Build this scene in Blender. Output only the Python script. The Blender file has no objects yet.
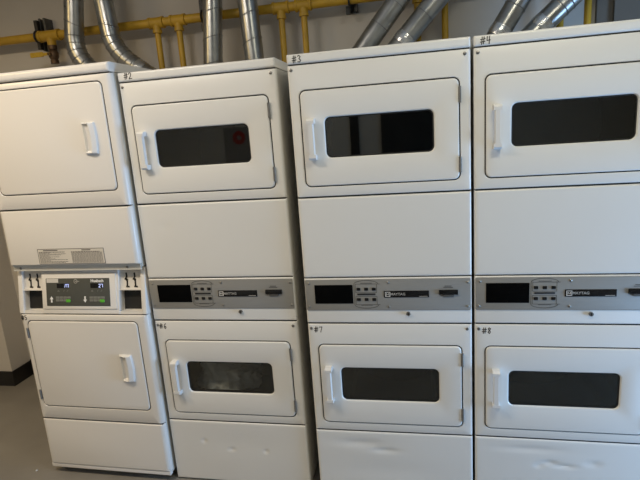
import bpy, bmesh, math, random
from mathutils import Matrix, Vector
random.seed(4)
PI = math.pi
scene = bpy.context.scene
col = scene.collection

# ------------------------------------------------------------------ camera
F_PX = 501.39
cam_d = bpy.data.cameras.new('camera')
cam = bpy.data.objects.new('camera', cam_d)
col.objects.link(cam)
cam_d.sensor_width = 36.0
cam_d.lens = F_PX / 640 * 36.0
cam_d.clip_start = 0.05
yaw, pitch, roll = -0.19577512, -0.21639612, -0.07183571
fwd = Vector((math.sin(yaw) * math.cos(pitch), math.cos(yaw) * math.cos(pitch), math.sin(pitch)))
rgt = fwd.cross(Vector((0, 0, 1))).normalized()
up = rgt.cross(fwd)
cx = math.cos(roll) * rgt + math.sin(roll) * up
cy = -math.sin(roll) * rgt + math.cos(roll) * up
cam.matrix_world = Matrix(((cx.x, cy.x, -fwd.x, 0.47620335),
                           (cx.y, cy.y, -fwd.y, -1.99032643),
                           (cx.z, cy.z, -fwd.z, 1.64251656), (0, 0, 0, 1)))
scene.camera = cam

# ------------------------------------------------------------------ world, daylight, exposure
world = bpy.data.worlds.new('world')
scene.world = world
world.use_nodes = True
world.node_tree.nodes['Background'].inputs[0].default_value = (0.55, 0.72, 1.0, 1)
world.node_tree.nodes['Background'].inputs[1].default_value = 1.0
vs = scene.view_settings
vs.view_transform = 'Standard'
vs.look = 'None'
vs.gamma = 1
vs.use_curve_mapping = False
vs.exposure = 0.0


def area(name, loc, rot, sx, sy, power, colour):
    l = bpy.data.lights.new(name, 'AREA')
    l.shape = 'RECTANGLE'
    l.size, l.size_y = sx, sy
    l.energy = power
    l.color = colour
    o = bpy.data.objects.new(name, l)
    col.objects.link(o)
    o.location = loc
    o.rotation_euler = rot
    return o


CEIL = 2.85
WALL_Y = 1.05
FZ = -0.018          # floor level
WIN_X = 2.9
# daylight entering by the glazing in the right-hand wall
area('daylight', (WIN_X + 0.02, -0.47, 0.62), (0, PI / 2, 0), 1.05, 0.8, 76, (0.34, 0.60, 1.0))
LAMPS = [(-1.1, -1.05, 23.5, (1.0, 0.89, 0.75)), (1.05, -1.05, 15, (1.0, 0.93, 0.72)), (-2.4, -1.2, 24, (1.0, 0.70, 0.30)), (-0.7, -3.75, 7, (1.0, 0.95, 0.85))]  # last lamp is added to light the wall mirrored in the dryer glass

# ------------------------------------------------------------------ materials
MATS = {}


def mat(name, rgb, rough=0.5, metal=0.0, var=0.0, scale=8.0, bump=0.0, bscale=60.0, spec=0.5, emit=None, estr=0.0, rvar=0.0, stretch=None, rgb2=None):
    m = bpy.data.materials.new(name)
    m.use_nodes = True
    nt = m.node_tree
    b = nt.nodes['Principled BSDF']
    b.inputs['Base Color'].default_value = (*rgb, 1)
    b.inputs['Roughness'].default_value = rough
    b.inputs['Metallic'].default_value = metal
    b.inputs['Specular IOR Level'].default_value = spec
    tc = nt.nodes.new('ShaderNodeTexCoord')
    src = tc.outputs['Object']
    if stretch:
        mp = nt.nodes.new('ShaderNodeMapping')
        mp.inputs['Scale'].default_value = stretch
        nt.links.new(src, mp.inputs[0])
        src = mp.outputs[0]
    if var or rgb2:
        n = nt.nodes.new('ShaderNodeTexNoise')
        n.inputs['Scale'].default_value = scale
        n.inputs['Detail'].default_value = 6
        nt.links.new(src, n.inputs['Vector'])
        r = nt.nodes.new('ShaderNodeValToRGB')
        lo = rgb2 or tuple(c * (1 - var) for c in rgb)
        hi = rgb if rgb2 else tuple(min(1, c * (1 + var)) for c in rgb)
        r.color_ramp.elements[0].position = 0.32
        r.color_ramp.elements[1].position = 0.68
        r.color_ramp.elements[0].color = (*lo, 1)
        r.color_ramp.elements[1].color = (*hi, 1)
        nt.links.new(n.outputs[0], r.inputs[0])
        nt.links.new(r.outputs[0], b.inputs['Base Color'])
        if rvar:
            mr = nt.nodes.new('ShaderNodeMapRange')
            mr.inputs[3].default_value = rough - rvar
            mr.inputs[4].default_value = rough + rvar
            nt.links.new(n.outputs[0], mr.inputs[0])
            nt.links.new(mr.outputs[0], b.inputs['Roughness'])
    if bump:
        n2 = nt.nodes.new('ShaderNodeTexNoise')
        n2.inputs['Scale'].default_value = bscale
        n2.inputs['Detail'].default_value = 3
        nt.links.new(src, n2.inputs['Vector'])
        bp = nt.nodes.new('ShaderNodeBump')
        bp.inputs['Strength'].default_value = bump
        bp.inputs['Distance'].default_value = 0.002
        nt.links.new(n2.outputs[0], bp.inputs['Height'])
        nt.links.new(bp.outputs[0], b.inputs['Normal'])
    if emit:
        b.inputs['Emission Color'].default_value = (*emit, 1)
        b.inputs['Emission Strength'].default_value = estr
    MATS[name] = m
    return m


mat('enamel', (0.80, 0.79, 0.755), 0.28, var=0.004, scale=2, rvar=0.02, bump=0.015, bscale=6)
mat('cream_enamel', (0.80, 0.775, 0.735), 0.28, var=0.004, scale=2, rvar=0.02, bump=0.015, bscale=6)
mat('cabinet_side', (0.66, 0.65, 0.60), 0.34, var=0.03, scale=5)
mat('plastic_white', (0.77, 0.765, 0.75), 0.3, var=0.01, scale=20)
mat('steel_plate', (0.33, 0.32, 0.295), 0.45, metal=0.25, var=0.03, scale=6, stretch=(1.5, 1, 90))
mat('outline_grey', (0.10, 0.098, 0.09), 0.5, var=0.03)
mat('black_plastic', (0.008, 0.008, 0.008), 0.22, var=0.1)
mat('display_black', (0.003, 0.003, 0.003), 0.25, var=0.1, spec=0.04)
mat('black_matte', (0.012, 0.012, 0.012), 0.6, var=0.1)
mat('marker_ink', (0.02, 0.018, 0.018), 0.5, var=0.1)
mat('screw_steel', (0.30, 0.29, 0.27), 0.35, metal=0.9, var=0.1, scale=200)
mat('hinge_steel', (0.24, 0.24, 0.235), 0.4, metal=0.5, var=0.06, scale=100)
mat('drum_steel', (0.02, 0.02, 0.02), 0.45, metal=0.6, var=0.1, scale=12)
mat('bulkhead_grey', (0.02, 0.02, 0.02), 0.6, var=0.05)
mat('gasket_gap_shade', (0.015, 0.015, 0.015), 0.6, var=0.05)  # window gaskets, and the painted shade in door grooves and panel seams
mat('control_grey', (0.075, 0.078, 0.068), 0.45, var=0.03, scale=30)
mat('panel_line', (0.20, 0.205, 0.19), 0.5, var=0.03)
mat('print_white', (0.85, 0.86, 0.87), 0.5, var=0.01)
mat('digit_blue', (0.55, 0.62, 0.9), 0.5, var=0.01, emit=(0.45, 0.55, 1.0), estr=0.5)
mat('button_green', (0.10, 0.42, 0.04), 0.4, var=0.05, scale=60, emit=(0.1, 0.6, 0.03), estr=0.06)
mat('sticker', (0.66, 0.64, 0.60), 0.5, var=0.03, scale=30)
mat('paper_label', (0.74, 0.70, 0.63), 0.5, var=0.03, scale=15)
mat('print_grey', (0.16, 0.15, 0.14), 0.6, var=0.05)
mat('print_mid', (0.45, 0.43, 0.39), 0.6, var=0.05)
mat('gas_yellow', (0.50, 0.30, 0.022), 0.45, var=0.12, scale=14, rvar=0.06, bump=0.05)
mat('valve_bronze', (0.11, 0.065, 0.035), 0.5, metal=0.5, var=0.25, scale=40)
mat('tag_yellow', (0.52, 0.33, 0.02), 0.45, var=0.1, scale=60)
mat('strut_black', (0.016, 0.015, 0.014), 0.45, var=0.2, scale=30)
mat('strut_grey', (0.10, 0.098, 0.09), 0.5, metal=0.3, var=0.2, scale=30)
mat('galvanised', (0.37, 0.375, 0.365), 0.30, metal=0.92, var=0.15, scale=18, rvar=0.07, bump=0.03, bscale=12)
mat('seam_metal', (0.30, 0.305, 0.305), 0.35, metal=0.9, var=0.15, scale=30)
mat('foil_tape', (0.62, 0.63, 0.63), 0.25, metal=0.9, var=0.15, scale=60, bump=0.8, bscale=90)
mat('wall_paint', (0.60, 0.565, 0.51), 0.85, var=0.035, scale=3, bump=0.15, bscale=120)
mat('pale_paint', (0.74, 0.71, 0.64), 0.85, var=0.03, scale=3)
mat('pier_paint', (0.15, 0.138, 0.12), 0.85, var=0.06, scale=4, bump=0.2, bscale=100)
mat('ceiling_paint', (0.62, 0.60, 0.56), 0.9, var=0.02, scale=3)
mat('baseboard_black', (0.016, 0.014, 0.012), 0.5, var=0.1, scale=12)
mat('floor_paint', (0.26, 0.245, 0.22), 0.36, rgb2=(0.215, 0.20, 0.177), scale=3.2, rvar=0.08, bump=0.1, bscale=40)
mat('dust', (0.5, 0.5, 0.48), 0.9, var=0.05)
mat('scuff', (0.27, 0.26, 0.235), 0.55, var=0.05)
mat('door_dark', (0.03, 0.032, 0.035), 0.35, var=0.1)
mat('frame_dark', (0.02, 0.02, 0.02), 0.5, var=0.1)
mat('poster_board', (0.36, 0.345, 0.32), 0.6, var=0.02)
mat('poster_red', (0.5, 0.035, 0.03), 0.5, var=0.05)
mat('laundry_cloth', (0.86, 0.85, 0.81), 0.9, var=0.06, scale=9, bump=0.3, bscale=200)
mat('lamp_diffuser', (0.9, 0.88, 0.84), 0.5, var=0.01, emit=(1.0, 0.93, 0.82), estr=0.8)
mat('dent_scratch', (0.50, 0.48, 0.44), 0.5, var=0.1, scale=80)


def glass(name, tint, f0=0.05):
    m = bpy.data.materials.new(name)
    m.use_nodes = True
    nt = m.node_tree
    nt.nodes.remove(nt.nodes['Principled BSDF'])
    out = nt.nodes['Material Output']
    t = nt.nodes.new('ShaderNodeBsdfTransparent')
    t.inputs[0].default_value = (*tint, 1)
    g = nt.nodes.new('ShaderNodeBsdfGlossy')
    g.inputs[0].default_value = (0.95, 0.97, 0.95, 1)
    g.inputs['Roughness'].default_value = 0.02
    lw = nt.nodes.new('ShaderNodeLayerWeight')
    lw.inputs[0].default_value = 0.5
    pw = nt.nodes.new('ShaderNodeMath')
    pw.operation = 'POWER'
    pw.inputs[1].default_value = 5.0
    nt.links.new(lw.outputs['Facing'], pw.inputs[0])
    f = nt.nodes.new('ShaderNodeMath')
    f.operation = 'MULTIPLY_ADD'
    f.inputs[1].default_value = 1 - f0
    f.inputs[2].default_value = f0
    nt.links.new(pw.outputs[0], f.inputs[0])
    mx = nt.nodes.new('ShaderNodeMixShader')
    nt.links.new(f.outputs[0], mx.inputs[0])
    nt.links.new(t.outputs[0], mx.inputs[1])
    nt.links.new(g.outputs[0], mx.inputs[2])
    nt.links.new(mx.outputs[0], out.inputs[0])
    MATS[name] = m


glass('door_glass', (0.76, 0.77, 0.76), 0.062)
glass('window_pane', (0.93, 0.96, 0.97), 0.04)

# ------------------------------------------------------------------ mesh helpers
CACHE = {}


class MB:
    def __init__(self):
        self.v, self.f = [], []

    def add(self, vs_, fs):
        n = len(self.v)
        self.v += [tuple(p) for p in vs_]
        self.f += [tuple(i + n for i in q) for q in fs]
        return self

    def box(self, x0, x1, y0, y1, z0, z1):
        return self.add([(x0, y0, z0), (x1, y0, z0), (x1, y1, z0), (x0, y1, z0), (x0, y0, z1), (x1, y0, z1), (x1, y1, z1), (x0, y1, z1)],
                        [(0, 3, 2, 1), (4, 5, 6, 7), (0, 1, 5, 4), (1, 2, 6, 5), (2, 3, 7, 6), (3, 0, 4, 7)])

    def loft(self, rings, cap0=False, cap1=True, k=5):
        """rings: (x0,x1,z0,z1,r,y) rounded rectangles in xz at depth y, joined in order"""
        base = len(self.v)
        n = None
        for (x0, x1, z0, z1, r, y) in rings:
            pts = rrect(x0, x1, z0, z1, r, k)
            n = len(pts)
            self.v += [(a, y, b) for a, b in pts]
        for i in range(len(rings) - 1):
            a, b = base + i * n, base + (i + 1) * n
            for j in range(n):
                q = (j + 1) % n
                self.f.append((a + j, a + q, b + q, b + j))
        if cap0:
            self.f.append(tuple(base + j for j in reversed(range(n))))
        if cap1:
            a = base + (len(rings) - 1) * n
            self.f.append(tuple(a + j for j in range(n)))
        return self

    def tube(self, path, r, n=16, cap=True, radii=None):
        P = [Vector(p) for p in path]
        base = len(self.v)
        t0 = (P[1] - P[0]).normalized()
        ref = Vector((0, 1, 0)) if abs(t0.y) < 0.9 else Vector((1, 0, 0))
        nrm = (ref - t0 * ref.dot(t0)).normalized()
        for i, p in enumerate(P):
            if i == 0:
                t = t0
            elif i == len(P) - 1:
                t = (P[i] - P[i - 1]).normalized()
            else:
                t = (P[i + 1] - P[i - 1]).normalized()
            nrm = (nrm - t * nrm.dot(t)).normalized()
            bn = t.cross(nrm)
            rr = radii[i] if radii else r
            for j in range(n):
                a = 2 * PI * j / n
                self.v.append(tuple(p + rr * (math.cos(a) * nrm + math.sin(a) * bn)))
        for i in range(len(P) - 1):
            a, b = base + i * n, base + (i + 1) * n
            for j in range(n):
                q = (j + 1) % n
                self.f.append((a + j, a + q, b + q, b + j))
        if cap:
            self.f.append(tuple(base + j for j in reversed(range(n))))
            a = base + (len(P) - 1) * n
            self.f.append(tuple(a + j for j in range(n)))
        return self

    def disc_y(self, x, z, r, y0, y1, n=16):
        """short cylinder along y, its face towards -y at y0"""
        return self.tube([(x, y1, z), (x, y0, z)], r, n)

    def stroke(self, pts, w, y0, y1):
        """flat marker stroke in xz: a chain of overlapping slabs"""
        for (ax, az), (bx, bz) in zip(pts, pts[1:]):
            d = Vector((bx - ax, bz - az))
            L = d.length or 1e-6
            d /= L
            nx, nz = -d.y * w / 2, d.x * w / 2
            ex, ez = d.x * w * 0.4, d.y * w * 0.4
            q = [(ax - ex + nx, az - ez + nz), (ax - ex - nx, az - ez - nz), (bx + ex - nx, bz + ez - nz), (bx + ex + nx, bz + ez + nz)]
            self.add([(x, y0, z) for x, z in q] + [(x, y1, z) for x, z in q],
                     [(0, 1, 2, 3), (7, 6, 5, 4), (0, 4, 5, 1), (1, 5, 6, 2), (2, 6, 7, 3), (3, 7, 4, 0)])
        return self

    def mesh(self, name, material, smooth=35):
        me = bpy.data.meshes.new(name)
        me.from_pydata(self.v, [], self.f)
        bm = bmesh.new()
        bm.from_mesh(me)
        bmesh.ops.recalc_face_normals(bm, faces=bm.faces)
        bm.to_mesh(me)
        bm.free()
        me.materials.append(MATS[material])
        if smooth:
            me.shade_smooth()
            me.set_sharp_from_angle(angle=math.radians(smooth))
        return me


def rrect(x0, x1, z0, z1, r, k=5):
    r = max(1e-5, min(r, (x1 - x0) / 2 - 1e-5, (z1 - z0) / 2 - 1e-5))
    out = []
    for cxx, czz, a0 in ((x1 - r, z1 - r, 0), (x0 + r, z1 - r, PI / 2), (x0 + r, z0 + r, PI), (x1 - r, z0 + r, 1.5 * PI)):
        for i in range(k + 1):
            a = a0 + PI / 2 * i / k
            out.append((cxx + r * math.cos(a), czz + r * math.sin(a)))
    return out


def link(name, me, parent=None, label=None):
    o = bpy.data.objects.new(name, me)
    col.objects.link(o)
    if parent:
        o.parent = parent
    if label:
        o['label'] = label
    return o


def put(key, name, build, material, parent, label=None, smooth=35):
    """link a part; alike parts (same key) share one mesh"""
    if key is None or key not in CACHE:
        mb = MB()
        build(mb)
        me = mb.mesh(name, material, smooth)
        if key is not None:
            CACHE[key] = me
    else:
        me = CACHE[key]
    return link(name, me, parent, label)


def thing(name, label, cat, loc=(0, 0, 0), rz=0.0, group=None):
    o = bpy.data.objects.new(name, None)
    col.objects.link(o)
    o.empty_display_size = 0.1
    o.location = loc
    o.rotation_euler = (0, 0, rz)
    o['label'] = label
    o['category'] = cat
    if group:
        o['group'] = group
    return o


def struct(name, build, material, parent=None, smooth=35):
    o = put(None, name, build, material, parent, None, smooth)
    if not parent:
        o['kind'] = 'structure'
    return o


def text_mesh(s, size, material, x, y, z, bold=0.0, squeeze=1.0):
    """lettering standing in the xz plane, facing -y, centred at x,z"""
    c = bpy.data.curves.new('lettering', 'FONT')
    c.body = s
    c.size = size
    c.align_x = 'CENTER'
    c.align_y = 'CENTER'
    c.extrude = 0.0003
    c.offset = bold
    c.resolution_u = 3
    o = bpy.data.objects.new('lettering', c)
    col.objects.link(o)
    bpy.context.view_layer.update()
    me = bpy.data.meshes.new_from_object(o.evaluated_get(bpy.context.evaluated_depsgraph_get()))
    bpy.data.objects.remove(o)
    bpy.data.curves.remove(c)
    for v in me.vertices:
        v.co = Vector((x + v.co.x * squeeze, y - v.co.z, z + v.co.y))
    me.materials.clear()
    me.materials.append(MATS[material])
    return me


def plate_rings(x0, x1, z0, z1, r, yb, yf, ex, ez=None, seg=4):
    """outer wall and rounded front edge of a plate whose front lies at yf (towards -y)"""
    ez = ex if ez is None else ez
    e = max(ex, ez)
    out = [(x0, x1, z0, z1, r, yb)]
    for i in range(seg + 1):
        a = PI / 2 * i / seg
        s = 1 - math.cos(a)
        out.append((x0 + ex * s, x1 - ex * s, z0 + ez * s, z1 - ez * s, r, yf + e - e * math.sin(a)))
    return out


def shell_box(mb, x0, x1, y0, y1, z0, z1, t=0.004):
    """cabinet sheet metal: closed on five sides, open towards -y, with wall thickness"""
    o = [(x0, y0, z0), (x1, y0, z0), (x1, y1, z0), (x0, y1, z0), (x0, y0, z1), (x1, y0, z1), (x1, y1, z1), (x0, y1, z1)]
    i = [(x0 + t, y0, z0 + t), (x1 - t, y0, z0 + t), (x1 - t, y1 - t, z0 + t), (x0 + t, y1 - t, z0 + t),
         (x0 + t, y0, z1 - t), (x1 - t, y0, z1 - t), (x1 - t, y1 - t, z1 - t), (x0 + t, y1 - t, z1 - t)]
    mb.add(o + i, [(0, 3, 2, 1), (4, 5, 6, 7), (1, 2, 6, 5), (2, 3, 7, 6), (3, 0, 4, 7),
                   (8, 9, 10, 11), (12, 15, 14, 13), (9, 13, 14, 10), (10, 14, 15, 11), (11, 15, 12, 8),
                   (0, 1, 9, 8), (1, 5, 13, 9), (5, 4, 12, 13), (4, 0, 8, 12)])


def panel_grid(mb, x0, x1, z0, z1, yb, yf, e, dents, nx=60, nz=34):
    """pressed sheet front with rolled edges and knocked-in dents (u,z,radius_u,radius_z,depth)"""
    xs = sorted(set([x0, x0 + e * 0.08, x0 + e * 0.3, x0 + e * 0.6, x0 + e] + [x0 + e + (x1 - x0 - 2 * e) * i / nx for i in range(nx + 1)] + [x1 - e, x1 - e * 0.6, x1 - e * 0.3, x1 - e * 0.08, x1]))
    zs = sorted(set([z0, z0 + e * 0.08, z0 + e * 0.3, z0 + e * 0.6, z0 + e] + [z0 + e + (z1 - z0 - 2 * e) * i / nz for i in range(nz + 1)] + [z1 - e, z1 - e * 0.6, z1 - e * 0.3, z1 - e * 0.08, z1]))
    base = len(mb.v)

    def roll(d):
        return 0 if d >= e else e - math.sqrt(max(0, e * e - (e - d) ** 2))
    for z in zs:
        for x in xs:
            y = yf + max(roll(x - x0), roll(x1 - x), roll(z - z0), roll(z1 - z))
            for (du, dz, ru, rz_, dep) in dents:
                q = ((x - du) / ru) ** 2 + ((z - dz) / rz_) ** 2
                y += dep * math.exp(-q)
            mb.v.append((x, y, z))
    W_, H_ = len(xs), len(zs)
    for j in range(H_ - 1):
        for i in range(W_ - 1):
            a = base + j * W_ + i
            mb.f.append((a, a + 1, a + W_ + 1, a + W_))
    # skirt to the back
    edge = [i for i in range(W_)] + [j * W_ + W_ - 1 for j in range(1, H_)] + [(H_ - 1) * W_ + i for i in reversed(range(W_ - 1))] + [j * W_ for j in reversed(range(1, H_ - 1))]
    b2 = len(mb.v)
    for q in edge:
        v = mb.v[base + q]
        mb.v.append((v[0], yb, v[2]))
    n = len(edge)
    for i in range(n):
        j = (i + 1) % n
        mb.f.append((base + edge[i], base + edge[j], b2 + j, b2 + i))
    mb.f.append(tuple(b2 + i for i in range(n)))


# ------------------------------------------------------------------ the room
XL, XR, YF = -4.6, WIN_X, -4.6


def wall_with_holes_x(mb, x0, x1, ya, yb, za, zb, holes):
    """slab normal to x with rectangular holes (y0,y1,z0,z1)"""
    ys = sorted(set([ya, yb] + [h[0] for h in holes] + [h[1] for h in holes]))
    for y0, y1 in zip(ys, ys[1:]):
        hs = [h for h in holes if h[0] <= y0 and h[1] >= y1]
        z = za
        for h in sorted(hs, key=lambda q: q[2]):
            if h[2] > z:
                mb.box(x0, x1, y0, y1, z, h[2])
            z = h[3]
        if z < zb:
            mb.box(x0, x1, y0, y1, z, zb)


fl = struct('floor', lambda m: m.box(XL - 0.1, XR + 0.1, YF - 0.1, WALL_Y + 0.1, -0.1, FZ), 'floor_paint')
struct('ceiling', lambda m: m.box(XL - 0.1, XR + 0.1, YF - 0.1, WALL_Y + 0.1, CEIL, CEIL + 0.1), 'ceiling_paint')
struct('wall_back', lambda m: m.box(XL, XR + 0.1, WALL_Y, WALL_Y + 0.1, FZ, CEIL), 'wall_paint')
struct('wall_front', lambda m: m.box(XL, XR + 0.1, YF - 0.1, YF, FZ, CEIL), 'pale_paint')
struct('wall_left', lambda m: m.box(XL - 0.1, XL, YF - 0.1, WALL_Y + 0.1, FZ, CEIL), 'wall_paint')
WH = [(-0.92, -0.02, 0.08, 1.18)]
struct('wall_right', lambda m: wall_with_holes_x(m, XR, XR + 0.1, YF, WALL_Y, FZ, CEIL, WH), 'wall_paint')
# wall jog left of the machines, standing out from the back wall
struct('wall_left_return', lambda m: m.box(XL, -2.425, 0.872, WALL_Y, FZ, CEIL), 'wall_paint')
struct('baseboard_left', lambda m: m.box(XL, -2.417, 0.864, 0.872, FZ, 0.095).box(-2.425, -2.417, 0.872, WALL_Y, FZ, 0.095), 'baseboard_black')
struct('baseboard_back', lambda m: m.box(-2.417, XR, WALL_Y - 0.008, WALL_Y, FZ, 0.105), 'baseboard_black')
struct('wall_pier', lambda m: m.box(1.425, 1.95, WALL_Y - 0.03, WALL_Y, 0.105, CEIL).box(1.50, 1.95, WALL_Y - 0.055, WALL_Y - 0.03, 0.105, CEIL), 'pier_paint')

w1 = thing('window_1', 'aluminium framed window letting daylight in through the right wall', 'window', (XR, -0.47, 0.08))
w1['kind'] = 'structure'
del w1['category'], w1['label']
put(None, 'window_frame', lambda m: m.box(0, 0.1, -0.45, -0.4, 0, 1.10).box(0, 0.1, 0.4, 0.45, 0, 1.10).box(0, 0.1, -0.4, 0.4, 0, 0.05)
    .box(0, 0.1, -0.4, 0.4, 1.05, 1.10).box(0.02, 0.08, -0.025, 0.025, 0.05, 1.05), 'frame_dark', w1)
for s in (-1, 1):
    put(None, 'pane', lambda m: m.box(0.045, 0.051, min(s * 0.025, s * 0.4), max(s * 0.025, s * 0.4), 0.05, 1.05), 'window_pane', w1)

d1 = thing('added_door', 'x', 'door', (0.1, YF, FZ))  # unseen door, added to give dark areas in a dryer window's reflection
d1['kind'] = 'structure'
del d1['category'], d1['label']
put(None, 'door_leaf', lambda m: m.box(0.04, 0.96, 0.002, 0.045, 0.01, 2.06), 'door_dark', d1)
put(None, 'door_frame', lambda m: m.box(-0.03, 0.04, 0.001, 0.06, 0, 2.12).box(0.96, 1.03, 0.001, 0.06, 0, 2.12).box(0.04, 0.96, 0.001, 0.06, 2.06, 2.12), 'frame_dark', d1)
put(None, 'door_handle', lambda m: m.tube([(0.12, 0.046, 1.0), (0.12, 0.09, 1.0), (0.23, 0.09, 1.0)], 0.011, 10), 'hinge_steel', d1)
struct('trim_1', lambda m: m.box(-0.33, -0.22, YF + 0.001, YF + 0.04, FZ, CEIL), 'frame_dark')

for lx, ly, pw, lc in LAMPS:
    i = LAMPS.index((lx, ly, pw, lc))
    t = thing('ceiling_light', ['ceiling light in front of the stack with the coin slots', 'ceiling light nearest the window', 'amber ceiling light near the wall jog', 'ceiling light added to brighten the opposite wall for reflections'][i], 'ceiling light', (lx, ly, CEIL))
    put('lamp_frame', 'housing', lambda m: m.box(-0.37, 0.37, -0.17, -0.15, -0.05, -0.001).box(-0.37, 0.37, 0.15, 0.17, -0.05, -0.001)
        .box(-0.37, -0.35, -0.15, 0.15, -0.05, -0.001).box(0.35, 0.37, -0.15, 0.15, -0.05, -0.001), 'plastic_white', t)
    put('lamp_diff', 'diffuser', lambda m: m.box(-0.35, 0.35, -0.15, 0.15, -0.04, -0.03), 'lamp_diffuser', t)
    area('lamp_light', (lx, ly, CEIL - 0.055), (0, 0, 0), 0.68, 0.28, pw, lc)

# notice on the wall opposite the machines (seen mirrored in a dryer window)
po = thing('wall_notice', 'grey notice board with a red ring on the wall opposite the dryers', 'notice', (-1.93, YF, 1.55))
put(None, 'board', lambda m: m.box(-0.22, 0.22, 0.001, 0.012, -0.32, 0.2), 'poster_board', po)


def ring(m):
    n = 28
    for i in range(n):
        a, b = 2 * PI * i / n, 2 * PI * (i + 1) / n
        q = [(r * math.cos(t), r * math.sin(t)) for r, t in ((0.035, a), (0.09, a), (0.09, b), (0.035, b))]
        m.add([(x, 0.016, 0.06 + z) for x, z in q] + [(x, 0.012, 0.06 + z) for x, z in q], [(0, 1, 2, 3), (4, 7, 6, 5), (0, 4, 5, 1), (1, 5, 6, 2), (2, 6, 7, 3), (3, 7, 4, 0)])


put(None, 'red_ring', ring, 'poster_red', po)

# ------------------------------------------------------------------ stacked dryers with windowed doors
W = 0.686
TOP, LID, DD, EE, FF, GG, BOT = 1.932, 1.893, 1.373, 1.0315, 0.828, 0.314, -0.012
DEPTH = 0.70
DX0, DX1 = 0.038, 0.648
WX0, WX1 = 0.133, 0.551

DIGIT = {
    '#': [[(0.30, 0.0), (0.42, 1.0)], [(0.66, 0.05), (0.78, 0.98)], [(0.1, 0.64), (0.98, 0.72)], [(0.06, 0.32), (0.94, 0.38)]],
    '2': [[(0.08, 0.75), (0.25, 0.97), (0.6, 0.98), (0.78, 0.75), (0.6, 0.45), (0.1, 0.03), (0.95, 0.05)]],
    '3': [[(0.1, 0.9), (0.5, 1.0), (0.8, 0.8), (0.45, 0.53), (0.85, 0.3), (0.6, 0.03), (0.08, 0.1)]],
    '4': [[(0.2, 1.0), (0.12, 0.45), (0.85, 0.5)], [(0.72, 1.0), (0.62, 0.0)]],
    '5': [[(0.85, 0.97), (0.2, 0.95), (0.17, 0.55), (0.65, 0.58), (0.82, 0.28), (0.5, 0.0), (0.08, 0.08)]],
    '6': [[(0.75, 1.0), (0.3, 0.7), (0.15, 0.25), (0.45, 0.0), (0.8, 0.2), (0.6, 0.48), (0.18, 0.3)]],
    '7': [[(0.05, 0.93), (0.9, 0.97), (0.45, 0.0)]],
    '8': [[(0.75, 0.85), (0.4, 1.0), (0.2, 0.75), (0.75, 0.3), (0.5, 0.0), (0.12, 0.22), (0.8, 0.85)]],
}


def marking(parent, s, u, z, h, y, w=0.0030):
    def b(m):
        x = u
        for ch in s:
            wd = h * (0.72 if ch == '#' else 0.6)
            for st in DIGIT[ch]:
                m.stroke([(x + a * wd, z + c * h) for a, c in st], w, y - 0.0006, y + 0.0004)
            x += wd + h * 0.16
    put(None, 'number_marking', b, 'marker_ink', parent, 'black handwritten %s' % s, smooth=0)


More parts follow.
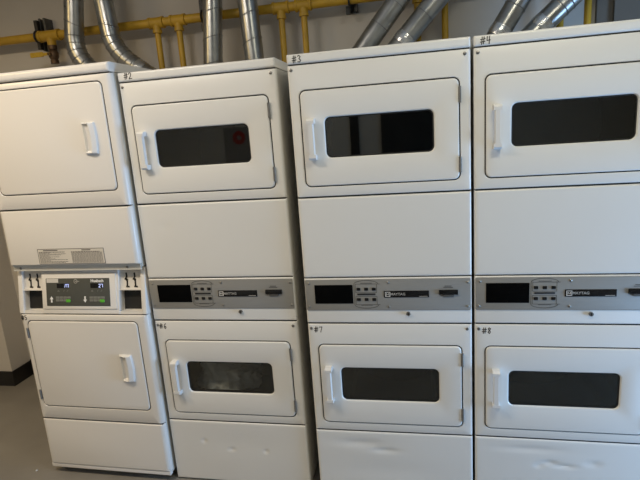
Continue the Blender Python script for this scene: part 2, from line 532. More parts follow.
def windowed_door(t, key, z0, z1, wz0, wz1, hz0, hz1):
    door = put(key + '_door', 'door', lambda m: m.loft(
        plate_rings(DX0 + 0.005, DX1 - 0.005, z0 + 0.005, z1 - 0.005, 0.020, 0.02, -0.004, 0.005) +
        [(WX0 - 0.008, WX1 + 0.008, wz0 - 0.008, wz1 + 0.008, 0.028, -0.004),
         (WX0 - 0.003, WX1 + 0.003, wz0 - 0.003, wz1 + 0.003, 0.025, -0.0025),
         (WX0, WX1, wz0, wz1, 0.022, 0.002), (WX0, WX1, wz0, wz1, 0.022, 0.02)], cap1=False), 'enamel', t)
    put(key + '_gasket', 'window_gasket', lambda m: m.loft(
        [(WX0, WX1, wz0, wz1, 0.022, 0.02), (WX0 + 0.0002, WX1 - 0.0002, wz0 + 0.0002, wz1 - 0.0002, 0.022, 0.004),
         (WX0 + 0.005, WX1 - 0.005, wz0 + 0.005, wz1 - 0.005, 0.018, 0.004), (WX0 + 0.005, WX1 - 0.005, wz0 + 0.005, wz1 - 0.005, 0.018, 0.02)], cap1=False), 'gasket_gap_shade', door)
    put(key + '_glass', 'window_glass', lambda m: m.loft(
        [(WX0 + 0.005, WX1 - 0.005, wz0 + 0.005, wz1 - 0.005, 0.018, 0.006), (WX0 + 0.005, WX1 - 0.005, wz0 + 0.005, wz1 - 0.005, 0.018, 0.010)], cap0=True, cap1=True), 'door_glass', door, 'dark tinted glass')

    put(key + '_seal', 'door_seal', lambda m: m.loft(  # black ring put in as the shade of the door groove
        [(DX0 + 0.0003, DX1 - 0.0003, z0 + 0.0003, z1 - 0.0003, 0.0248, 0.0185), (DX0 + 0.0003, DX1 - 0.0003, z0 + 0.0003, z1 - 0.0003, 0.0248, 0.0035),
         (DX0 + 0.0047, DX1 - 0.0047, z0 + 0.0047, z1 - 0.0047, 0.0203, 0.0035), (DX0 + 0.0047, DX1 - 0.0047, z0 + 0.0047, z1 - 0.0047, 0.0203, 0.0185)], cap1=False), 'gasket_gap_shade', t, 'thin black ring standing for groove shade')

    def handle(m):
        # grip bar carried by two wedge-shaped stand-offs
        for za, zb in ((hz0, hz0 + 0.020), (hz1, hz1 - 0.020)):
            x0, x1 = 0.067, 0.096
            c = 0.008 if zb > za else -0.008
            q = [(-0.0042, za), (-0.026, za), (-0.036, za + c), (-0.036, zb), (-0.0042, zb)]
            m.add([(x0, y, z) for y, z in q] + [(x1, y, z) for y, z in q],
                  [(0, 1, 2, 3, 4), (9, 8, 7, 6, 5)] + [(i, (i + 1) % 5, (i + 1) % 5 + 5, i + 5) for i in range(5)])
        x0, x1 = 0.070, 0.093
        q = [(x0, -0.020), (x0 + 0.003, -0.035), (x1 - 0.003, -0.035), (x1, -0.020)]
        m.add([(x, y, hz0 + 0.015) for x, y in q] + [(x, y, hz1 - 0.015) for x, y in q], [(0, 1, 2, 3), (7, 6, 5, 4), (0, 4, 5, 1), (1, 5, 6, 2), (2, 6, 7, 3), (3, 7, 4, 0)])
    put(key + '_handle', 'handle', handle, 'plastic_white', door, 'white plastic bar handle')
    for i, hz in enumerate((z0 + 0.060, z1 - 0.064)):
        put(key + '_hinge%d' % i, 'hinge', lambda m: m.tube([(DX1 - 0.001, -0.005, hz - 0.03), (DX1 - 0.001, -0.005, hz + 0.03)], 0.0045, 10)
            .box(DX1 - 0.007, DX1 - 0.001, -0.0055, -0.0035, hz - 0.028, hz + 0.028), 'hinge_steel', door, 'small steel hinge')


def screws(t, key, pts, y, r=0.0065):
    for i, (u, z) in enumerate(pts):
        put('%s_screw%d' % (key, i), 'screw', lambda m: m.tube([(u, y + 0.001, z), (u, y - 0.0015, z), (u, y - 0.003, z)], r, 10, radii=[r, r, r * 0.6]), 'screw_steel', t)


def drum(m, zc):
    R = 0.285
    n = 40
    prof = [(R, 0.03), (R, 0.60), (0.02, 0.61)]
    base = len(m.v)
    for r, y in prof:
        for j in range(n):
            a = 2 * PI * j / n
            m.v.append((W / 2 + r * math.cos(a), y, zc + r * math.sin(a)))
    for i in range(2):
        for j in range(n):
            q = (j + 1) % n
            m.f.append((base + i * n + j, base + i * n + q, base + (i + 1) * n + q, base + (i + 1) * n + j))
    m.f.append(tuple(base + 2 * n + j for j in range(n)))
    for a in (PI / 2, PI / 2 + 2 * PI / 3, PI / 2 + 4 * PI / 3):               # lifter vanes
        ca, sa = math.cos(a), math.sin(a)
        q = []
        for rr, tt in ((R, -0.05), (R - 0.07, -0.012), (R - 0.07, 0.012), (R, 0.05)):
            q.append((W / 2 + rr * ca - tt * sa, zc + rr * sa + tt * ca))
        m.add([(x, 0.06, z) for x, z in q] + [(x, 0.58, z) for x, z in q], [(0, 1, 5, 4), (1, 2, 6, 5), (2, 3, 7, 6), (0, 1, 2, 3), (7, 6, 5, 4)])


def console(t):
    c = put('console', 'console', lambda m: m.loft(plate_rings(0, W, FF + 0.003, EE - 0.002, 0.003, 0.02, 0.0, 0.006)), 'enamel', t)
    p = put('steel_plate', 'control_plate', lambda m: m.loft(plate_rings(0.003, 0.682, 0.8885, 1.0245, 0.006, -0.0002, -0.003, 0.001, seg=2)), 'steel_plate', t, 'brushed steel control plate')
    y = -0.0031
    put('display', 'display_window', lambda m: m.loft(plate_rings(0.043, 0.206, 0.919, 1.0015, 0.002, y, y - 0.0015, 0.0008, seg=2)), 'display_black', p, 'black display window')

    def outline(m):
        pts = []
        for x0, x1, z0, z1 in ((0.218, 0.306, 0.967, 1.004), (0.218, 0.306, 0.914, 0.950)):
            m.stroke([(x0, z0), (x1, z0), (x1, z1), (x0, z1), (x0, z0)], 0.0016, y - 0.0005, y)
        arc = [(0.262 + 0.05 * math.cos(PI * i / 12), 1.004 + 0.016 * math.sin(PI * i / 12)) for i in range(13)]
        m.stroke(arc, 0.002, y - 0.0006, y)
        m.stroke([(x, 1.918 - z) for x, z in arc], 0.002, y - 0.0006, y)
        m.stroke([(0.212, 1.004), (0.212, 0.914)], 0.002, y - 0.0006, y)
        m.stroke([(0.240, 1.008), (0.286, 1.008)], 0.002, y - 0.0006, y)
        m.stroke([(0.240, 0.911), (0.286, 0.911)], 0.002, y - 0.0006, y)
        m.stroke([(0.306, 1.004), (0.318, 1.004)], 0.0018, y - 0.0006, y)
        m.stroke([(0.306, 0.914), (0.318, 0.914)], 0.0018, y - 0.0006, y)
    put('keypad_outline', 'keypad_print', outline, 'outline_grey', p, smooth=0)
    for i, x in enumerate((0.230, 0.262, 0.294)):
        for j, z in enumerate((0.982, 0.937)):
            put('btn%d%d' % (i, j), 'button', lambda m: m.loft(plate_rings(x - 0.008, x + 0.008, z - 0.006, z + 0.006, 0.002, y, y - 0.003, 0.001, seg=2)), 'black_plastic', p)
    put('bar', 'indicator_bar', lambda m: m.loft(plate_rings(0.224, 0.300, 0.956, 0.963, 0.001, y, y - 0.0015, 0.0006, seg=2)), 'black_matte', p)
    b = put('brand', 'brand_plate', lambda m: m.loft(plate_rings(0.335, 0.518, 0.945, 0.9735, 0.001, y, y - 0.002, 0.0008, seg=2)), 'black_plastic', p, 'black brand plate with white lettering')
    if 'maytag' not in CACHE:
        CACHE['maytag'] = text_mesh('MAYTAG', 0.0150, 'print_mid', 0.392, y - 0.0025, 0.9592, bold=0.0002, squeeze=1.0)
    link('lettering', CACHE['maytag'], b)

    def emblem(m):
        yy = y - 0.0028
        m.box(0.340, 0.361, yy, yy + 0.0008, 0.949, 0.9515).box(0.340, 0.361, yy, yy + 0.0008, 0.967, 0.9695)
        m.box(0.340, 0.3425, yy, yy + 0.0008, 0.9515, 0.967).box(0.3585, 0.361, yy, yy + 0.0008, 0.9515, 0.967)
        m.stroke([(0.3455, 0.955), (0.3455, 0.9635), (0.3505, 0.957), (0.3555, 0.9635), (0.3555, 0.955)], 0.0018, yy, yy + 0.0008)
    put('emblem', 'emblem', emblem, 'sticker', b, smooth=0)
    put('small_print', 'small_print', lambda m: m.box(0.478, 0.512, y - 0.0025, y - 0.0019, 0.9485, 0.9505), 'print_mid', b, smooth=0)
    s = put('slot', 'card_slot', lambda m: m.loft(plate_rings(0.557, 0.632, 0.956, 0.976, 0.002, y, y - 0.006, 0.002, seg=2)), 'black_plastic', p, 'black card reader slot')
    put('slot_lip', 'slot_lip', lambda m: m.loft(plate_rings(0.572, 0.617, 0.946, 0.9565, 0.009, y, y - 0.004, 0.0015, seg=2)), 'outline_grey', s)
    pr = put('slot_print', 'slot_print', lambda m: m.box(0.575, 0.612, y - 0.0007, y, 0.984, 0.987).box(0.580, 0.607, y - 0.0007, y, 0.990, 0.993), 'outline_grey', s, smooth=0)
    pr['kind'] = 'stuff'
    screws(p, 'con', [(0.020, 1.009), (0.671, 1.007), (0.671, 0.905), (0.016, 0.905), (0.354, 1.010), (0.354, 0.904)], -0.003, 0.005)
    k = put('lock', 'lock', lambda m: m.disc_y(0.432, 0.8735, 0.0085, -0.008, 0.001, 16), 'screw_steel', c, 'round key lock')
    put('keyhole', 'keyhole', lambda m: m.box(0.4305, 0.4335, -0.0088, -0.0078, 0.868, 0.879), 'black_matte', k)


def windowed_stack(label, loc, rz, marks, dents, udents=()):
    t = thing('stacked_dryer', label, 'dryer', loc, rz, 'stacked dryers with windowed doors')
    put('lid', 'top_lid', lambda m: m.loft(plate_rings(0, W, LID + 0.002, TOP, 0.003, DEPTH, -0.003, 0.009)), 'enamel', t)
    put('ucab', 'upper_cabinet', lambda m: shell_box(m, 0.0015, W - 0.0015, 0.0205, DEPTH, EE + 0.001, LID), 'cabinet_side', t)
    put('mcab', 'console_housing', lambda m: shell_box(m, 0.0015, W - 0.0015, 0.0205, DEPTH, FF + 0.001, EE - 0.001), 'cabinet_side', t)
    put('lcab', 'lower_cabinet', lambda m: shell_box(m, 0.0015, W - 0.0015, 0.0205, DEPTH, BOT, FF - 0.001), 'cabinet_side', t)
    for i, x in enumerate((0.05, W - 0.05)):
        for j, yy in enumerate((0.06, DEPTH - 0.06)):
            put('foot%d%d' % (i, j), 'foot', lambda m: m.tube([(x, yy, FZ), (x, yy, FZ + 0.004), (x, yy, BOT)], 0.018, 12, radii=[0.018, 0.018, 0.008]), 'black_matte', t)
    for key, z0, z1, dz0, dz1, wz0, wz1, hz0, hz1 in (
            ('u', DD + 0.0035, LID - 0.0025, 1.4155, 1.797, 1.530, 1.688, 1.526, 1.686),
            ('l', GG + 0.0035, FF - 0.0025, 0.354, 0.733, 0.468, 0.6235, 0.463, 0.633)):
        put(key + '_front', 'front_panel', lambda m: m.loft(
            plate_rings(0, W, z0, z1, 0.003, 0.02, 0.0, 0.009, 0.004) +
            [(DX0 - 0.002, DX1 + 0.002, dz0 - 0.002, dz1 + 0.002, 0.027, 0.0), (DX0, DX1, dz0, dz1, 0.025, 0.002), (DX0, DX1, dz0, dz1, 0.025, 0.0202)], cap1=False), 'enamel', t)
        put(key + '_bulk', 'bulkhead', lambda m: m.loft([
            (0.006, W - 0.006, dz0 - 0.035, dz1 + 0.035, 0.004, 0.034), (0.006, W - 0.006, dz0 - 0.035, dz1 + 0.035, 0.004, 0.022),
            (WX0 - 0.005, WX1 + 0.005, wz0 - 0.005, wz1 + 0.005, 0.028, 0.022), (WX0 - 0.005, WX1 + 0.005, wz0 - 0.005, wz1 + 0.005, 0.028, 0.034)], cap1=False), 'bulkhead_grey', t)
        put(key + '_drum', 'drum', lambda m: drum(m, (wz0 + wz1) / 2 - 0.02), 'drum_steel', t, 'steel drum behind the window')
        windowed_door(t, key, dz0, dz1, wz0, wz1, hz0, hz1)
    for key, za, zb in (('D', DD - 0.0018, DD + 0.0033), ('G', GG - 0.0018, GG + 0.0033), ('T', LID - 0.0023, LID + 0.0018), ('F', FF - 0.0023, FF + 0.0028), ('E', EE - 0.0018, EE + 0.0018)):
        put('seam_' + key, 'seam_shade', lambda m: m.box(0.004, W - 0.004, 0.0045, 0.0195, za, zb), 'gasket_gap_shade', t)  # black backing added so the seams look deep in shade
    screws(t, 'fr', [(0.0145, 1.874), (0.6655, 1.875), (0.0155, 0.806), (0.667, 0.806)], 0.0)
    put(None, 'upper_access_panel', lambda m: panel_grid(m, 0, W, EE + 0.002, DD - 0.002, 0.02, 0.0, 0.007, udents), 'enamel', t)
    put(None, 'lower_access_panel', lambda m: panel_grid(m, 0, W, BOT, GG - 0.002, 0.02, 0.0, 0.007, dents, 90, 44), 'enamel', t)
    console(t)
    for s, u, z in marks:
        marking(t, s, u, z - 0.001, 0.025, 0.0 if z < 1 else -0.003)
    return t


windowed_stack('white stacked dryer marked #2 and #6, with light laundry in its lower window', (-0.7395, 0.030, 0), -0.0068,
               [('#2', 0.030, 1.905), ('#6', 0.022, 0.789)],
               [(0.17, 0.205, 0.012, 0.010, 0.004), (0.31, 0.165, 0.016, 0.008, 0.004), (0.48, 0.165, 0.011, 0.009, 0.004), (0.36, 0.2, 0.2, 0.06, 0.003)],
               [(0.12, 1.27, 0.03, 0.02, 0.0015), (0.5, 1.2, 0.2, 0.1, 0.002)])
windowed_stack('white stacked dryer marked #3 and #7, with one creased dent in the bottom panel', (0, 0, 0), 0.0,
               [('#3', 0.022, 1.901), ('#7', 0.027, 0.789)],
               [(0.20, 0.255, 0.10, 0.020, 0.005), (0.31, 0.222, 0.055, 0.012, 0.005), (0.33, 0.12, 0.25, 0.05, 0.003)],
               [(0.35, 1.2, 0.25, 0.12, 0.002)])
windowed_stack('white stacked dryer marked #4 and #8, with dark empty windows and rippled bottom panel', (0.6968, 0.0018, 0), -0.01535,
               [('#4', 0.022, 1.901), ('#8', 0.028, 0.787)],
               [(0.22, 0.265, 0.12, 0.014, 0.004), (0.30, 0.205, 0.03, 0.010, 0.005), (0.36, 0.192, 0.04, 0.008, 0.005), (0.26, 0.19, 0.02, 0.012, 0.003), (0.47, 0.21, 0.03, 0.014, 0.003)],
               [(0.3, 1.22, 0.25, 0.12, 0.002)])


# ------------------------------------------------------------------ stacked dryer with coin console and solid doors
def pull(m, u0, u1, z0, z1, y):
    nu, nz = 22, 26
    base = len(m.v)
    for j in range(nz + 1):
        b = j / nz
        bow = 0.004 * (1 - (2 * b - 1) ** 2)
        for i in range(nu + 1):
            a = i / nu
            if a < 0.09:
                h = 0.0085
            elif a < 0.46:
                h = 0.0085 - 0.007 * min(1, (a - 0.09) / 0.10)
            else:
                h = 0.0015 + 0.0175 * min(1, (a - 0.46) / 0.14) - 0.009 * max(0, (a - 0.62) / 0.38) ** 1.3
            endw = max(0.0, 1 - min(b, 1 - b) / 0.09)
            hend = 0.009 + 0.010 * min(1, a / 0.55) - 0.008 * max(0, (a - 0.6) / 0.4)
            h = max(h, hend * min(1, endw * 3)) if endw > 0 else h
            if i in (0, nu) or j in (0, nz):
                h = min(h, 0.006)
            m.v.append((u0 + (u1 - u0) * a + bow * (0.5 + a), y - h, z0 + (z1 - z0) * b))
    Wn = nu + 1
    for j in range(nz):
        for i in range(nu):
            q = base + j * Wn + i
            m.f.append((q, q + 1, q + Wn + 1, q + Wn))
    edge = [i for i in range(Wn)] + [j * Wn + nu for j in range(1, nz + 1)] + [nz * Wn + i for i in reversed(range(nu))] + [j * Wn for j in reversed(range(1, nz))]
    b2 = len(m.v)
    for q in edge:
        v = m.v[base + q]
        m.v.append((v[0], y, v[2]))
    n = len(edge)
    for i in range(n):
        k = (i + 1) % n
        m.f.append((base + edge[i], base + edge[k], b2 + k, b2 + i))
    m.f.append(tuple(b2 + i for i in range(n)))


def coin_stack(label, loc, rz):
    t = thing('stacked_dryer', label, 'dryer', loc, rz)
    T1, L1, D1, E1, F1, G1, BOT = 1.979, 1.937, 1.375, 1.110, 0.869, 0.303, 0.03
    put(None, 'top_lid', lambda m: m.loft(plate_rings(0, W, L1 + 0.002, T1, 0.003, DEPTH, -0.004, 0.014)), 'cream_enamel', t)
    put(None, 'upper_cabinet', lambda m: shell_box(m, 0.0015, W - 0.0015, 0.0265, DEPTH, E1 - 0.018, L1), 'cabinet_side', t)
    put(None, 'lower_cabinet', lambda m: shell_box(m, 0.0015, W - 0.0015, 0.0265, DEPTH, BOT, F1 - 0.002), 'cabinet_side', t)
    put(None, 'console_housing', lambda m: m.box(0.003, W - 0.003, 0.10, DEPTH, F1, E1 - 0.02), 'cabinet_side', t)
    for x in (0.05, W - 0.05):
        for yy in (0.06, DEPTH - 0.06):
            put(None, 'foot', lambda m: m.tube([(x, yy, FZ), (x, yy, FZ + 0.012), (x, yy, 0.03)], 0.018, 12, radii=[0.018, 0.018, 0.008]), 'black_matte', t)
    for key, z0, z1, dz0, dz1, dx0, dx1, h in (('u', D1 + 0.003, L1 - 0.002, 1.444, 1.908, 0.036, 0.643, (0.520, 0.580, 1.608, 1.742)),
                                              ('l', G1 + 0.003, F1 - 0.003, 0.375, 0.836, 0.034, 0.634, (0.514, 0.576, 0.533, 0.669))):
        put(None, 'front_panel', lambda m: m.loft(
            plate_rings(0, W, z0, z1, 0.003, 0.026, 0.0, 0.022, 0.005, seg=6) +
            [(dx0 - 0.002, dx1 + 0.002, dz0 - 0.002, dz1 + 0.002, 0.027, 0.0), (dx0, dx1, dz0, dz1, 0.025, 0.002), (dx0, dx1, dz0, dz1, 0.025, 0.0262)], cap1=False), 'cream_enamel', t)
        put(None, 'bulkhead', lambda m: m.box(0.006, W - 0.006, 0.027, 0.04, dz0 - 0.03, min(dz1 + 0.025, z1)), 'bulkhead_grey', t)
        d = put(None, 'door', lambda m: m.loft(plate_rings(dx0 + 0.0045, dx1 - 0.0045, dz0 + 0.0045, dz1 - 0.0045, 0.022, 0.02, -0.003, 0.005)), 'cream_enamel', t, 'solid door without a window')
        put(None, 'door_seal', lambda m: m.loft(  # groove shade around the solid door, as a black ring
            [(dx0 + 0.0003, dx1 - 0.0003, dz0 + 0.0003, dz1 - 0.0003, 0.0248, 0.0185), (dx0 + 0.0003, dx1 - 0.0003, dz0 + 0.0003, dz1 - 0.0003, 0.0248, 0.0035),
             (dx0 + 0.0042, dx1 - 0.0042, dz0 + 0.0042, dz1 - 0.0042, 0.0208, 0.0035), (dx0 + 0.0042, dx1 - 0.0042, dz0 + 0.0042, dz1 - 0.0042, 0.0208, 0.0185)], cap1=False), 'gasket_gap_shade', t, 'thin black ring standing for groove shade')
        put(None, 'handle', lambda m: pull(m, *h, -0.003), 'plastic_white', d, 'moulded white pull handle')
        for hz in (dz0 + 0.065, dz1 - 0.065):
            put(None, 'hinge', lambda m: m.tube([(dx0 - 0.003, -0.002, hz - 0.025), (dx0 - 0.003, -0.002, hz + 0.025)], 0.005, 10), 'hinge_steel', d, 'small steel hinge')

    for za, zb in ((D1 - 0.0008, D1 + 0.0028), (G1 - 0.0008, G1 + 0.0028), (L1 - 0.0018, L1 + 0.0018), (F1 - 0.0028, F1 + 0.0008)):
        put(None, 'seam_shade', lambda m: m.box(0.006, W - 0.006, 0.006, 0.0255, za, zb), 'gasket_gap_shade', t)  # black backing that stands for shade in the panel seams
    # access panels with wide rolled side edges
    ap = put(None, 'upper_access_panel', lambda m: m.loft(plate_rings(0, W, E1, D1 - 0.001, 0.003, 0.026, 0.0, 0.022, 0.006, seg=6)), 'cream_enamel', t)
    put(None, 'bottom_rail', lambda m: m.box(0.004, W - 0.004, 0.018, 0.0262, E1 - 0.03, E1 + 0.003), 'cabinet_side', t)
    screws(t, 'rail', [(0.045, 1.094), (0.615, 1.094)], 0.018, 0.006)
    put(None, 'lower_access_panel', lambda m: m.loft(plate_rings(0, W, BOT + 0.012, G1 - 0.001, 0.003, 0.026, 0.0, 0.022, 0.006, seg=6)), 'cream_enamel', t)
    put(None, 'kick_strip', lambda m: m.loft(plate_rings(0.004, W - 0.004, BOT - 0.011, BOT + 0.0115, 0.002, 0.026, 0.004, 0.003, seg=2)), 'cream_enamel', t)
    lb = put(None, 'instruction_label', lambda m: m.box(0.173, 0.522, -0.001, 0.0005, 1.1175, 1.1905), 'print_grey', ap, 'printed instruction label in two columns')
    put(None, 'label_paper', lambda m: m.box(0.176, 0.519, -0.0014, -0.0009, 1.1203, 1.1877), 'paper_label', lb)

    def fineprint(m):
        rnd = random.Random(7)
        y0, y1 = -0.0018, -0.0013
        m.box(0.205, 0.282, y0, y1, 1.1805, 1.1855)
        m.box(0.408, 0.455, y0, y1, 1.1805, 1.1855)
        for cx0, cx1 in ((0.181, 0.330), (0.352, 0.512)):
            z = 1.1765
            i = 0
            while z > 1.125:
                x = cx0
                full = cx1 - (rnd.random() ** 2) * 0.10 * (cx0 < 0.3)
                if i == 0:
                    full = cx1 - 0.01
                while x < full:
                    wl = 0.004 + rnd.random() * 0.010
                    m.box(x, min(full, x + wl), y0, y1, z - (0.0034 if i < 1 else 0.0024), z)
                    x += wl + 0.0022
                z -= 0.0046
                i += 1
    fp = put(None, 'fine_print', fineprint, 'print_grey', lb, smooth=0)
    fp['kind'] = 'stuff'

    # sloping console: top edge set back, foot flush with the doors; built upright then tilted
    zc0, zc1 = F1 + 0.001, E1 - 0.02
    tilt = math.atan2(0.040, zc1 - zc0)

    def holed(m):
        # vertical strips and cross bars around two coin openings and the central panel seat
        yb, yf = 0.045, 0.0
        for x0, x1 in ((0.0, 0.028), (0.133, 0.549), (0.661, W)):
            m.loft(plate_rings(x0, x1, zc0, zc1, 0.003, yb, yf, 0.004, 0.003, seg=3))
        for x0, x1 in ((0.026, 0.135), (0.547, 0.663)):
            m.box(x0, x1, yf + 0.003, yb, zc0, zc0 + 0.014)            # sill
            m.box(x0, x1, yf + 0.004, yb, 0.982, 0.988)                # ledge under the coin slots
            m.box(x0, x1, yf + 0.016, yb, 0.987, zc1)                  # slot plate
            m.box(x0, x1, yb - 0.006, yb, zc0 + 0.012, 0.984)           # back of the tray
    con = put(None, 'console', holed, 'cream_enamel', t)
    con.rotation_euler = (-tilt, 0, 0)
    con.location = (0, zc0 * math.sin(-tilt), zc0 - zc0 * math.cos(tilt))
    # keep the foot of the console flush with the front
    con.location.y = -(zc0 * math.sin(tilt)) + 0.002
    for x0 in (0.031, 0.553):
        bx = put(None, 'coin_tray', lambda m: m.box(x0, x0 + (0.098 if x0 < 0.3 else 0.104), 0.036, 0.0392, zc0 + 0.020, 0.979), 'black_matte', con, 'dark coin return opening')
    for x in (0.059, 0.100, 0.582, 0.624):
        put(None, 'coin_slot', lambda m: m.stroke([(x - 0.001, 1.060), (x + 0.001, 1.046), (x - 0.004, 1.034), (x + 0.003, 1.024), (x + 0.003, 1.004), (x + 0.005, 0.997)], 0.0068, 0.0140, 0.0165)
            .stroke([(x - 0.005, 1.034), (x + 0.002, 1.030)], 0.010, 0.0140, 0.0165).stroke([(x - 0.001, 0.998), (x + 0.011, 0.997)], 0.007, 0.0138, 0.0165), 'black_matte', con, 'black coin slot', smooth=0)
    put(None, 'panel_bezel', lambda m: m.loft(plate_rings(0.139, 0.537, 0.893, 1.064, 0.006, 0.0005, -0.004, 0.003, seg=2)), 'cream_enamel', con)
    g = put(None, 'control_panel', lambda m: m.loft(plate_rings(0.163, 0.505, 0.9086, 1.041, 0.002, -0.0035, -0.0055, 0.001, seg=2)), 'control_grey', con, 'dark grey control panel with two displays')
    y = -0.0057
    put(None, 'blank_sticker', lambda m: m.box(0.189, 0.253, y - 0.0005, y, 1.036, 1.055), 'sticker', g, 'pale blank sticker')
    for k, x in enumerate((0.0, 0.182)):
        dsp = put(None, 'display', lambda m: m.loft(plate_rings(0.244 + x, 0.312 + x, 1.010, 1.032, 0.001, y, y - 0.001, 0.0005, seg=2)), 'black_plastic', g)
        put(None, 'digits', lambda m: m.stroke([(0.289 + x, 1.014), (0.292 + x, 1.027), (0.300 + x, 1.028), (0.300 + x, 1.015)] if k == 0 else [(0.289 + x, 1.027), (0.297 + x, 1.028), (0.296 + x, 1.021), (0.289 + x, 1.014), (0.297 + x, 1.013)], 0.0030, y - 0.002, y - 0.0011)
            .stroke([(0.301 + x, 1.028), (0.309 + x, 1.028), (0.309 + x, 1.014)], 0.0030, y - 0.002, y - 0.0011), 'digit_blue', dsp, smooth=0)
        put(None, 'arrow', lambda m: (m.box(0.208 + x, 0.216 + x, y - 0.0006, y, 0.941, 0.957), m.add([(0.202 + x, y - 0.0006, 0.957), (0.222 + x, y - 0.0006, 0.957), (0.212 + x, y - 0.0006, 0.971), (0.202 + x, y, 0.957), (0.222 + x, y, 0.957), (0.212 + x, y, 0.971)], [(0, 1, 2), (5, 4, 3), (0, 3, 4, 1), (1, 4, 5, 2), (2, 5, 3, 0)])) if k == 0 else
            (m.box(0.208 + x, 0.216 + x, y - 0.0006, y, 0.955, 0.971), m.add([(0.202 + x, y - 0.0006, 0.955), (0.212 + x, y - 0.0006, 0.941), (0.222 + x, y - 0.0006, 0.955), (0.202 + x, y, 0.955), (0.212 + x, y, 0.941), (0.222 + x, y, 0.955)], [(0, 1, 2), (5, 4, 3), (0, 3, 4, 1), (1, 4, 5, 2), (2, 5, 3, 0)])), 'print_white', g, 'white arrow', smooth=0)
        for r in range(2):
            for q in range(4):
                if r == 0 or q < 3:
                    put(None, 'button', lambda m: m.loft(plate_rings(0.236 + x + q * 0.0205, 0.2545 + x + q * 0.0205, 0.959 - r * 0.013, 0.970 - r * 0.013, 0.001, y + 0.0001, y - 0.0006, 0.0004, seg=1)), 'panel_line', g, smooth=0)
        put(None, 'start_button', lambda m: m.loft(plate_rings(0.291 + x, 0.315 + x, 0.942, 0.956, 0.004, y, y - 0.002, 0.001, seg=2)), 'button_green', g, 'green start button')
        put(None, 'indicator_print', lambda m: m.stroke([(0.247 + x, 0.994), (0.252 + x, 1.000), (0.257 + x, 0.994), (0.247 + x, 0.994)], 0.002, y - 0.0005, y)
            .stroke([(0.280 + x, 0.994), (0.284 + x, 1.001)], 0.002, y - 0.0005, y).stroke([(0.298 + x, 0.994), (0.304 + x, 0.999)], 0.002, y - 0.0005, y), 'panel_line', g, smooth=0)
    me = text_mesh('Huebsch', 0.0185, 'print_white', 0.462, y - 0.0004, 1.0435, bold=0.0006, squeeze=1.05)
    link('lettering', me, g)
    put(None, 'emblem', lambda m: m.stroke([(0.347 + 0.009 * math.cos(a * PI / 6), 1.042 + 0.009 * math.sin(a * PI / 6)) for a in range(13)], 0.0028, y - 0.0006, y)
        .stroke([(0.344, 1.042), (0.366, 1.042)], 0.003, y - 0.0006, y), 'print_mid', g, smooth=0)
    for ch in g.children:
        ch.location = (-0.021, 0, -0.0155)
    marking(t, '#5', 0.006, 0.838, 0.023, 0.0, 0.003)
    return t


coin_stack('white stacked dryer marked #5, with solid doors, coin slots and dark control panel', (-1.4392, 0.010, 0), -0.01963)


# ------------------------------------------------------------------ laundry inside the drum of the lower dryer marked #6
def laundry(m):
    bm = bmesh.new()
    bmesh.ops.create_icosphere(bm, subdivisions=5, radius=1)
    from mathutils import noise
    for v in bm.verts:
        p = v.co.copy()
        n1 = noise.noise(p * 1.6 + Vector((3.1, 0, 0)))
        n2 = abs(noise.noise(p * 3.6 + Vector((0, 7.7, 0))))
        n3 = abs(noise.noise(p * 8.0 + Vector((0, 0, 5.3))))
        r = 1 + 0.35 * n1 - 0.30 * n2 - 0.10 * n3
        v.co = Vector((p.x * 0.18 * r, p.y * 0.15 * r, p.z * 0.11 * r * (1.35 if p.x < -0.1 else 0.9)))
    bm.verts.index_update()
    m.add([v.co for v in bm.verts], [[v.index for v in f.verts] for f in bm.faces])
    bm.free()


lo = put(None, 'laundry_pile', laundry, 'laundry_cloth', None, smooth=80)
lo.location = (-0.7395 + 0.25, 0.030 + 0.215, 0.468)
lo['label'] = 'crumpled pale laundry inside the drum of the dryer marked #6'
lo['category'] = 'laundry'

# ------------------------------------------------------------------ exhaust ducts behind the machines
DUCT_Y = 0.80


def spline(pts, n=10):
    P = [Vector(p) for p in pts]
    P = [2 * P[0] - P[1]] + P + [2 * P[-1] - P[-2]]
    out = []
    for i in range(1, len(P) - 2):
        for k in range(n):
            t = k / n
            a, b, c, d = P[i - 1], P[i], P[i + 1], P[i + 2]
            out.append(0.5 * ((2 * b) + (c - a) * t + (2 * a - 5 * b + 4 * c - d) * t * t + (3 * b - a - 3 * c + d) * t ** 3))
    out.append(P[-2])
    return out


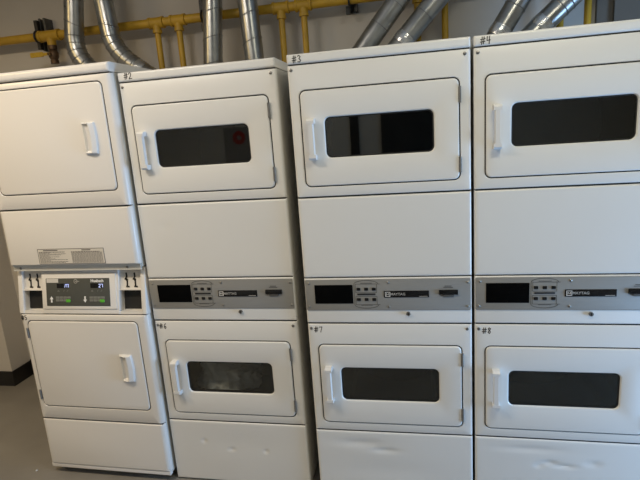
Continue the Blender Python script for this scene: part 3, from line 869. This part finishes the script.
def duct(label, pts, rings, tape=None, spiral=True):
    R = 0.0525
    path = spline([(x, DUCT_Y, z) for x, z in pts]) if len(pts) > 2 else [Vector((pts[0][0] + (pts[1][0] - pts[0][0]) * i / 12, DUCT_Y, pts[0][1] + (pts[1][1] - pts[0][1]) * i / 12)) for i in range(13)]
    t = thing('exhaust_duct', label, 'duct', tuple(path[0]), 0, 'galvanised exhaust ducts above the dryers')
    o = path[0].copy()
    path = [p - o for p in path]
    put(None, 'pipe', lambda m: m.tube(path, R, 28), 'galvanised', t)
    # cumulative length for placing seams
    L = [0]
    for a, b in zip(path, path[1:]):
        L.append(L[-1] + (b - a).length)

    def at(s):
        for i in range(len(L) - 1):
            if L[i + 1] >= s:
                k = (s - L[i]) / (L[i + 1] - L[i])
                return path[i].lerp(path[i + 1], k), (path[i + 1] - path[i]).normalized()
        return path[-1], (path[-1] - path[-2]).normalized()
    for s, slant in rings:
        c, d = at(s)
        ux = Vector((0, 1, 0))
        wx = d.cross(ux).normalized()
        loop = []
        for j in range(29):
            a = 2 * PI * j / 28
            loop.append(c + (R + 0.0004) * (math.cos(a) * ux + math.sin(a) * wx) + d * slant * math.sin(a))
        put(None, 'seam', lambda m: m.tube(loop, 0.0026, 6, cap=False), 'seam_metal', t)
    if tape is not None:
        c, d = at(tape)
        put(None, 'foil_tape', lambda m: m.tube([c - d * 0.025, c - d * 0.01, c + d * 0.012, c + d * 0.028], R, 24, cap=False, radii=[R + 0.001, R + 0.004, R + 0.003, R + 0.001]), 'foil_tape', t, 'crumpled foil tape')
    return t


def dpx(*p):
    return list(p)


duct('curved duct over the coin dryer, next to the shutoff valve', [(-1.29, 2.015), (-1.359, 2.074), (-1.407, 2.129), (-1.432, 2.18), (-1.438, 2.25), (-1.422, 2.354), (-1.404, 2.459), (-1.34, CEIL)],
     [(0.05, 0.0), (0.09, 0.008), (0.135, 0.0), (0.18, 0.006), (0.225, 0.0), (0.27, 0.006), (0.31, 0.0), (0.38, 0.018), (0.52, 0.018), (0.66, 0.018)])
duct('curved duct over the coin dryer, its elbow taped to a low collar', [(-0.99, 2.005), (-1.067, 2.059), (-1.128, 2.109), (-1.175, 2.168), (-1.20, 2.224), (-1.209, 2.279), (-1.221, 2.439), (-1.25, CEIL)],
     [(0.115, 0.0), (0.15, 0.008), (0.19, 0.0), (0.235, 0.008), (0.28, 0.0), (0.325, 0.006), (0.39, 0.02), (0.53, 0.02), (0.67, 0.02)], tape=0.075)
duct('upright spiral duct behind the dryer marked #2', [(-0.626, 1.90), (-0.523, CEIL)], [(0.14 + 0.135 * i, -0.018) for i in range(6)])
duct('slightly leaning spiral duct behind the dryer marked #2', [(-0.365, 1.90), (-0.395, CEIL)], [(0.10 + 0.135 * i, -0.018) for i in range(6)])
duct('slanting duct rising behind the middle of the dryer marked #3', [(0.112, 1.90), (0.922, CEIL)], [(0.32, 0.0), (0.45, 0.0), (0.60, 0.0), (0.9, 0.0)])
duct('slanting duct with dented foil foot behind the dryer marked #3', [(0.285, 1.90), (1.19, CEIL)], [(0.38, 0.0), (0.62, 0.0), (0.9, 0.0)], tape=0.225)
duct('slanting duct with foil foot over the #4 mark', [(0.852, 1.96), (1.42, CEIL)], [(0.24, 0.0), (0.49, 0.0), (0.74, 0.0)], tape=0.11)
duct('wide slanting duct behind the middle of the dryer marked #4', [(0.995, 1.965), (1.98, CEIL)], [(0.26, 0.0), (0.30, 0.0), (0.6, 0.0), (0.9, 0.0)], tape=0.15)

# ------------------------------------------------------------------ gas piping on the wall
PY, PZ = 0.935, 2.318
gp = thing('gas_pipe', 'yellow painted gas pipe run with drops along the back wall', 'pipe', (0, PY, PZ))
put(None, 'main_pipe', lambda m: m.tube([(-2.41, 0, 0), (2.6, 0, 0)], 0.025, 20), 'gas_yellow', gp)
for x in (-0.985, -0.848, -0.232, -0.103, 0.513, 0.655, 1.225, 1.355):
    put(None, 'drop_pipe', lambda m: m.tube([(x, 0, -0.02), (x, 0, -1.2)], 0.0175, 16), 'gas_yellow', gp)
    put(None, 'tee_fitting', lambda m: m.tube([(x - 0.048, 0, 0), (x - 0.046, 0, 0), (x - 0.034, 0, 0), (x - 0.032, 0, 0), (x + 0.032, 0, 0), (x + 0.034, 0, 0), (x + 0.046, 0, 0), (x + 0.048, 0, 0)], 0.03, 20, radii=[0.026, 0.033, 0.033, 0.030, 0.030, 0.033, 0.033, 0.026])
        .tube([(x, 0, 0), (x, 0, -0.042), (x, 0, -0.043), (x, 0, -0.058), (x, 0, -0.06)], 0.026, 18, radii=[0.027, 0.024, 0.027, 0.027, 0.018]), 'gas_yellow', gp)
VX = -1.69
put(None, 'tee_fitting', lambda m: m.tube([(VX - 0.075, 0, 0), (VX - 0.073, 0, 0), (VX - 0.058, 0, 0), (VX - 0.056, 0, 0), (VX + 0.05, 0, 0), (VX + 0.052, 0, 0), (VX + 0.066, 0, 0), (VX + 0.068, 0, 0)], 0.03, 20, radii=[0.026, 0.034, 0.034, 0.031, 0.031, 0.034, 0.034, 0.026])
    .tube([(VX, 0, 0), (VX, 0, -0.04), (VX, 0, -0.062)], 0.024, 18, radii=[0.03, 0.026, 0.024]), 'gas_yellow', gp)
v = put(None, 'shutoff_valve', lambda m: m.tube([(VX, 0, -0.055), (VX, 0, -0.057), (VX, 0, -0.08), (VX, 0, -0.083), (VX, 0, -0.1), (VX, 0, -0.125), (VX, 0, -0.14), (VX, 0, -0.143), (VX, 0, -0.165), (VX, 0, -0.166)], 0.025, 12,
                                                radii=[0.012, 0.026, 0.026, 0.02, 0.029, 0.029, 0.021, 0.024, 0.024, 0.012]).tube([(VX, -0.02, -0.112), (VX, -0.05, -0.112)], 0.009, 10), 'valve_bronze', gp, 'brown bronze shutoff valve')
put(None, 'valve_handle', lambda m: m.loft([(VX - 0.125, VX - 0.035, -0.125, -0.097, 0.008, -0.043), (VX - 0.125, VX - 0.035, -0.125, -0.097, 0.008, -0.051)], cap0=True).box(VX - 0.04, VX + 0.008, -0.049, -0.045, -0.12, -0.104), 'tag_yellow', v, 'yellow lever handle')


def strut(label, x, z0, z1):
    t = thing('pipe_strut', label, 'bracket', (x, WALL_Y, PZ), 0, 'strut brackets holding the gas pipe')
    put(None, 'channel', lambda m: m.box(-0.022, -0.018, -0.075, -0.001, z0, z1).box(0.018, 0.022, -0.075, -0.001, z0, z1).box(-0.018, 0.018, -0.005, -0.001, z0, z1)
        .box(-0.018, -0.010, -0.075, -0.071, z0, z1).box(0.010, 0.018, -0.075, -0.071, z0, z1), 'strut_grey', t)
    d = PY - WALL_Y
    put(None, 'clamp', lambda m: m.tube([(-0.012 - 0.0, d + 0.034 * math.cos(a * PI / 8), 0.034 * math.sin(a * PI / 8)) for a in range(17)], 0.006, 6, cap=False)
        .box(-0.035, -0.014, d + 0.012, -0.076, 0.027, 0.10).box(-0.035, -0.014, d + 0.012, -0.076, -0.07, -0.03), 'strut_black', t, 'black pipe clamp')
    return t


strut('strut bracket clamping the gas pipe beside the shutoff valve', -1.765, -0.075, 0.115)
strut('strut bracket behind the upright duct of the dryer marked #2', -0.68, -0.05, 0.2)
strut('strut bracket clamping the gas pipe above the dryer marked #3', 0.165, -0.05, 0.2)

# ------------------------------------------------------------------ small marks on the floor
def speck(m):
    m.tube([(0, 0, 0), (0, 0, 0.002), (0, 0, 0.004)], 0.006, 7, radii=[0.007, 0.006, 0.003])


for x, yy, lb in ((-1.50, -0.13, 'tiny pale lint speck on the floor in front of the coin dryer'), (-1.545, 0.02, 'tiny pale lint speck beside the corner of the coin dryer')):
    o = put(None, 'lint_speck', speck, 'dust', None)
    o.location = (x, yy, FZ)
    o['label'] = lb
    o['category'] = 'lint'
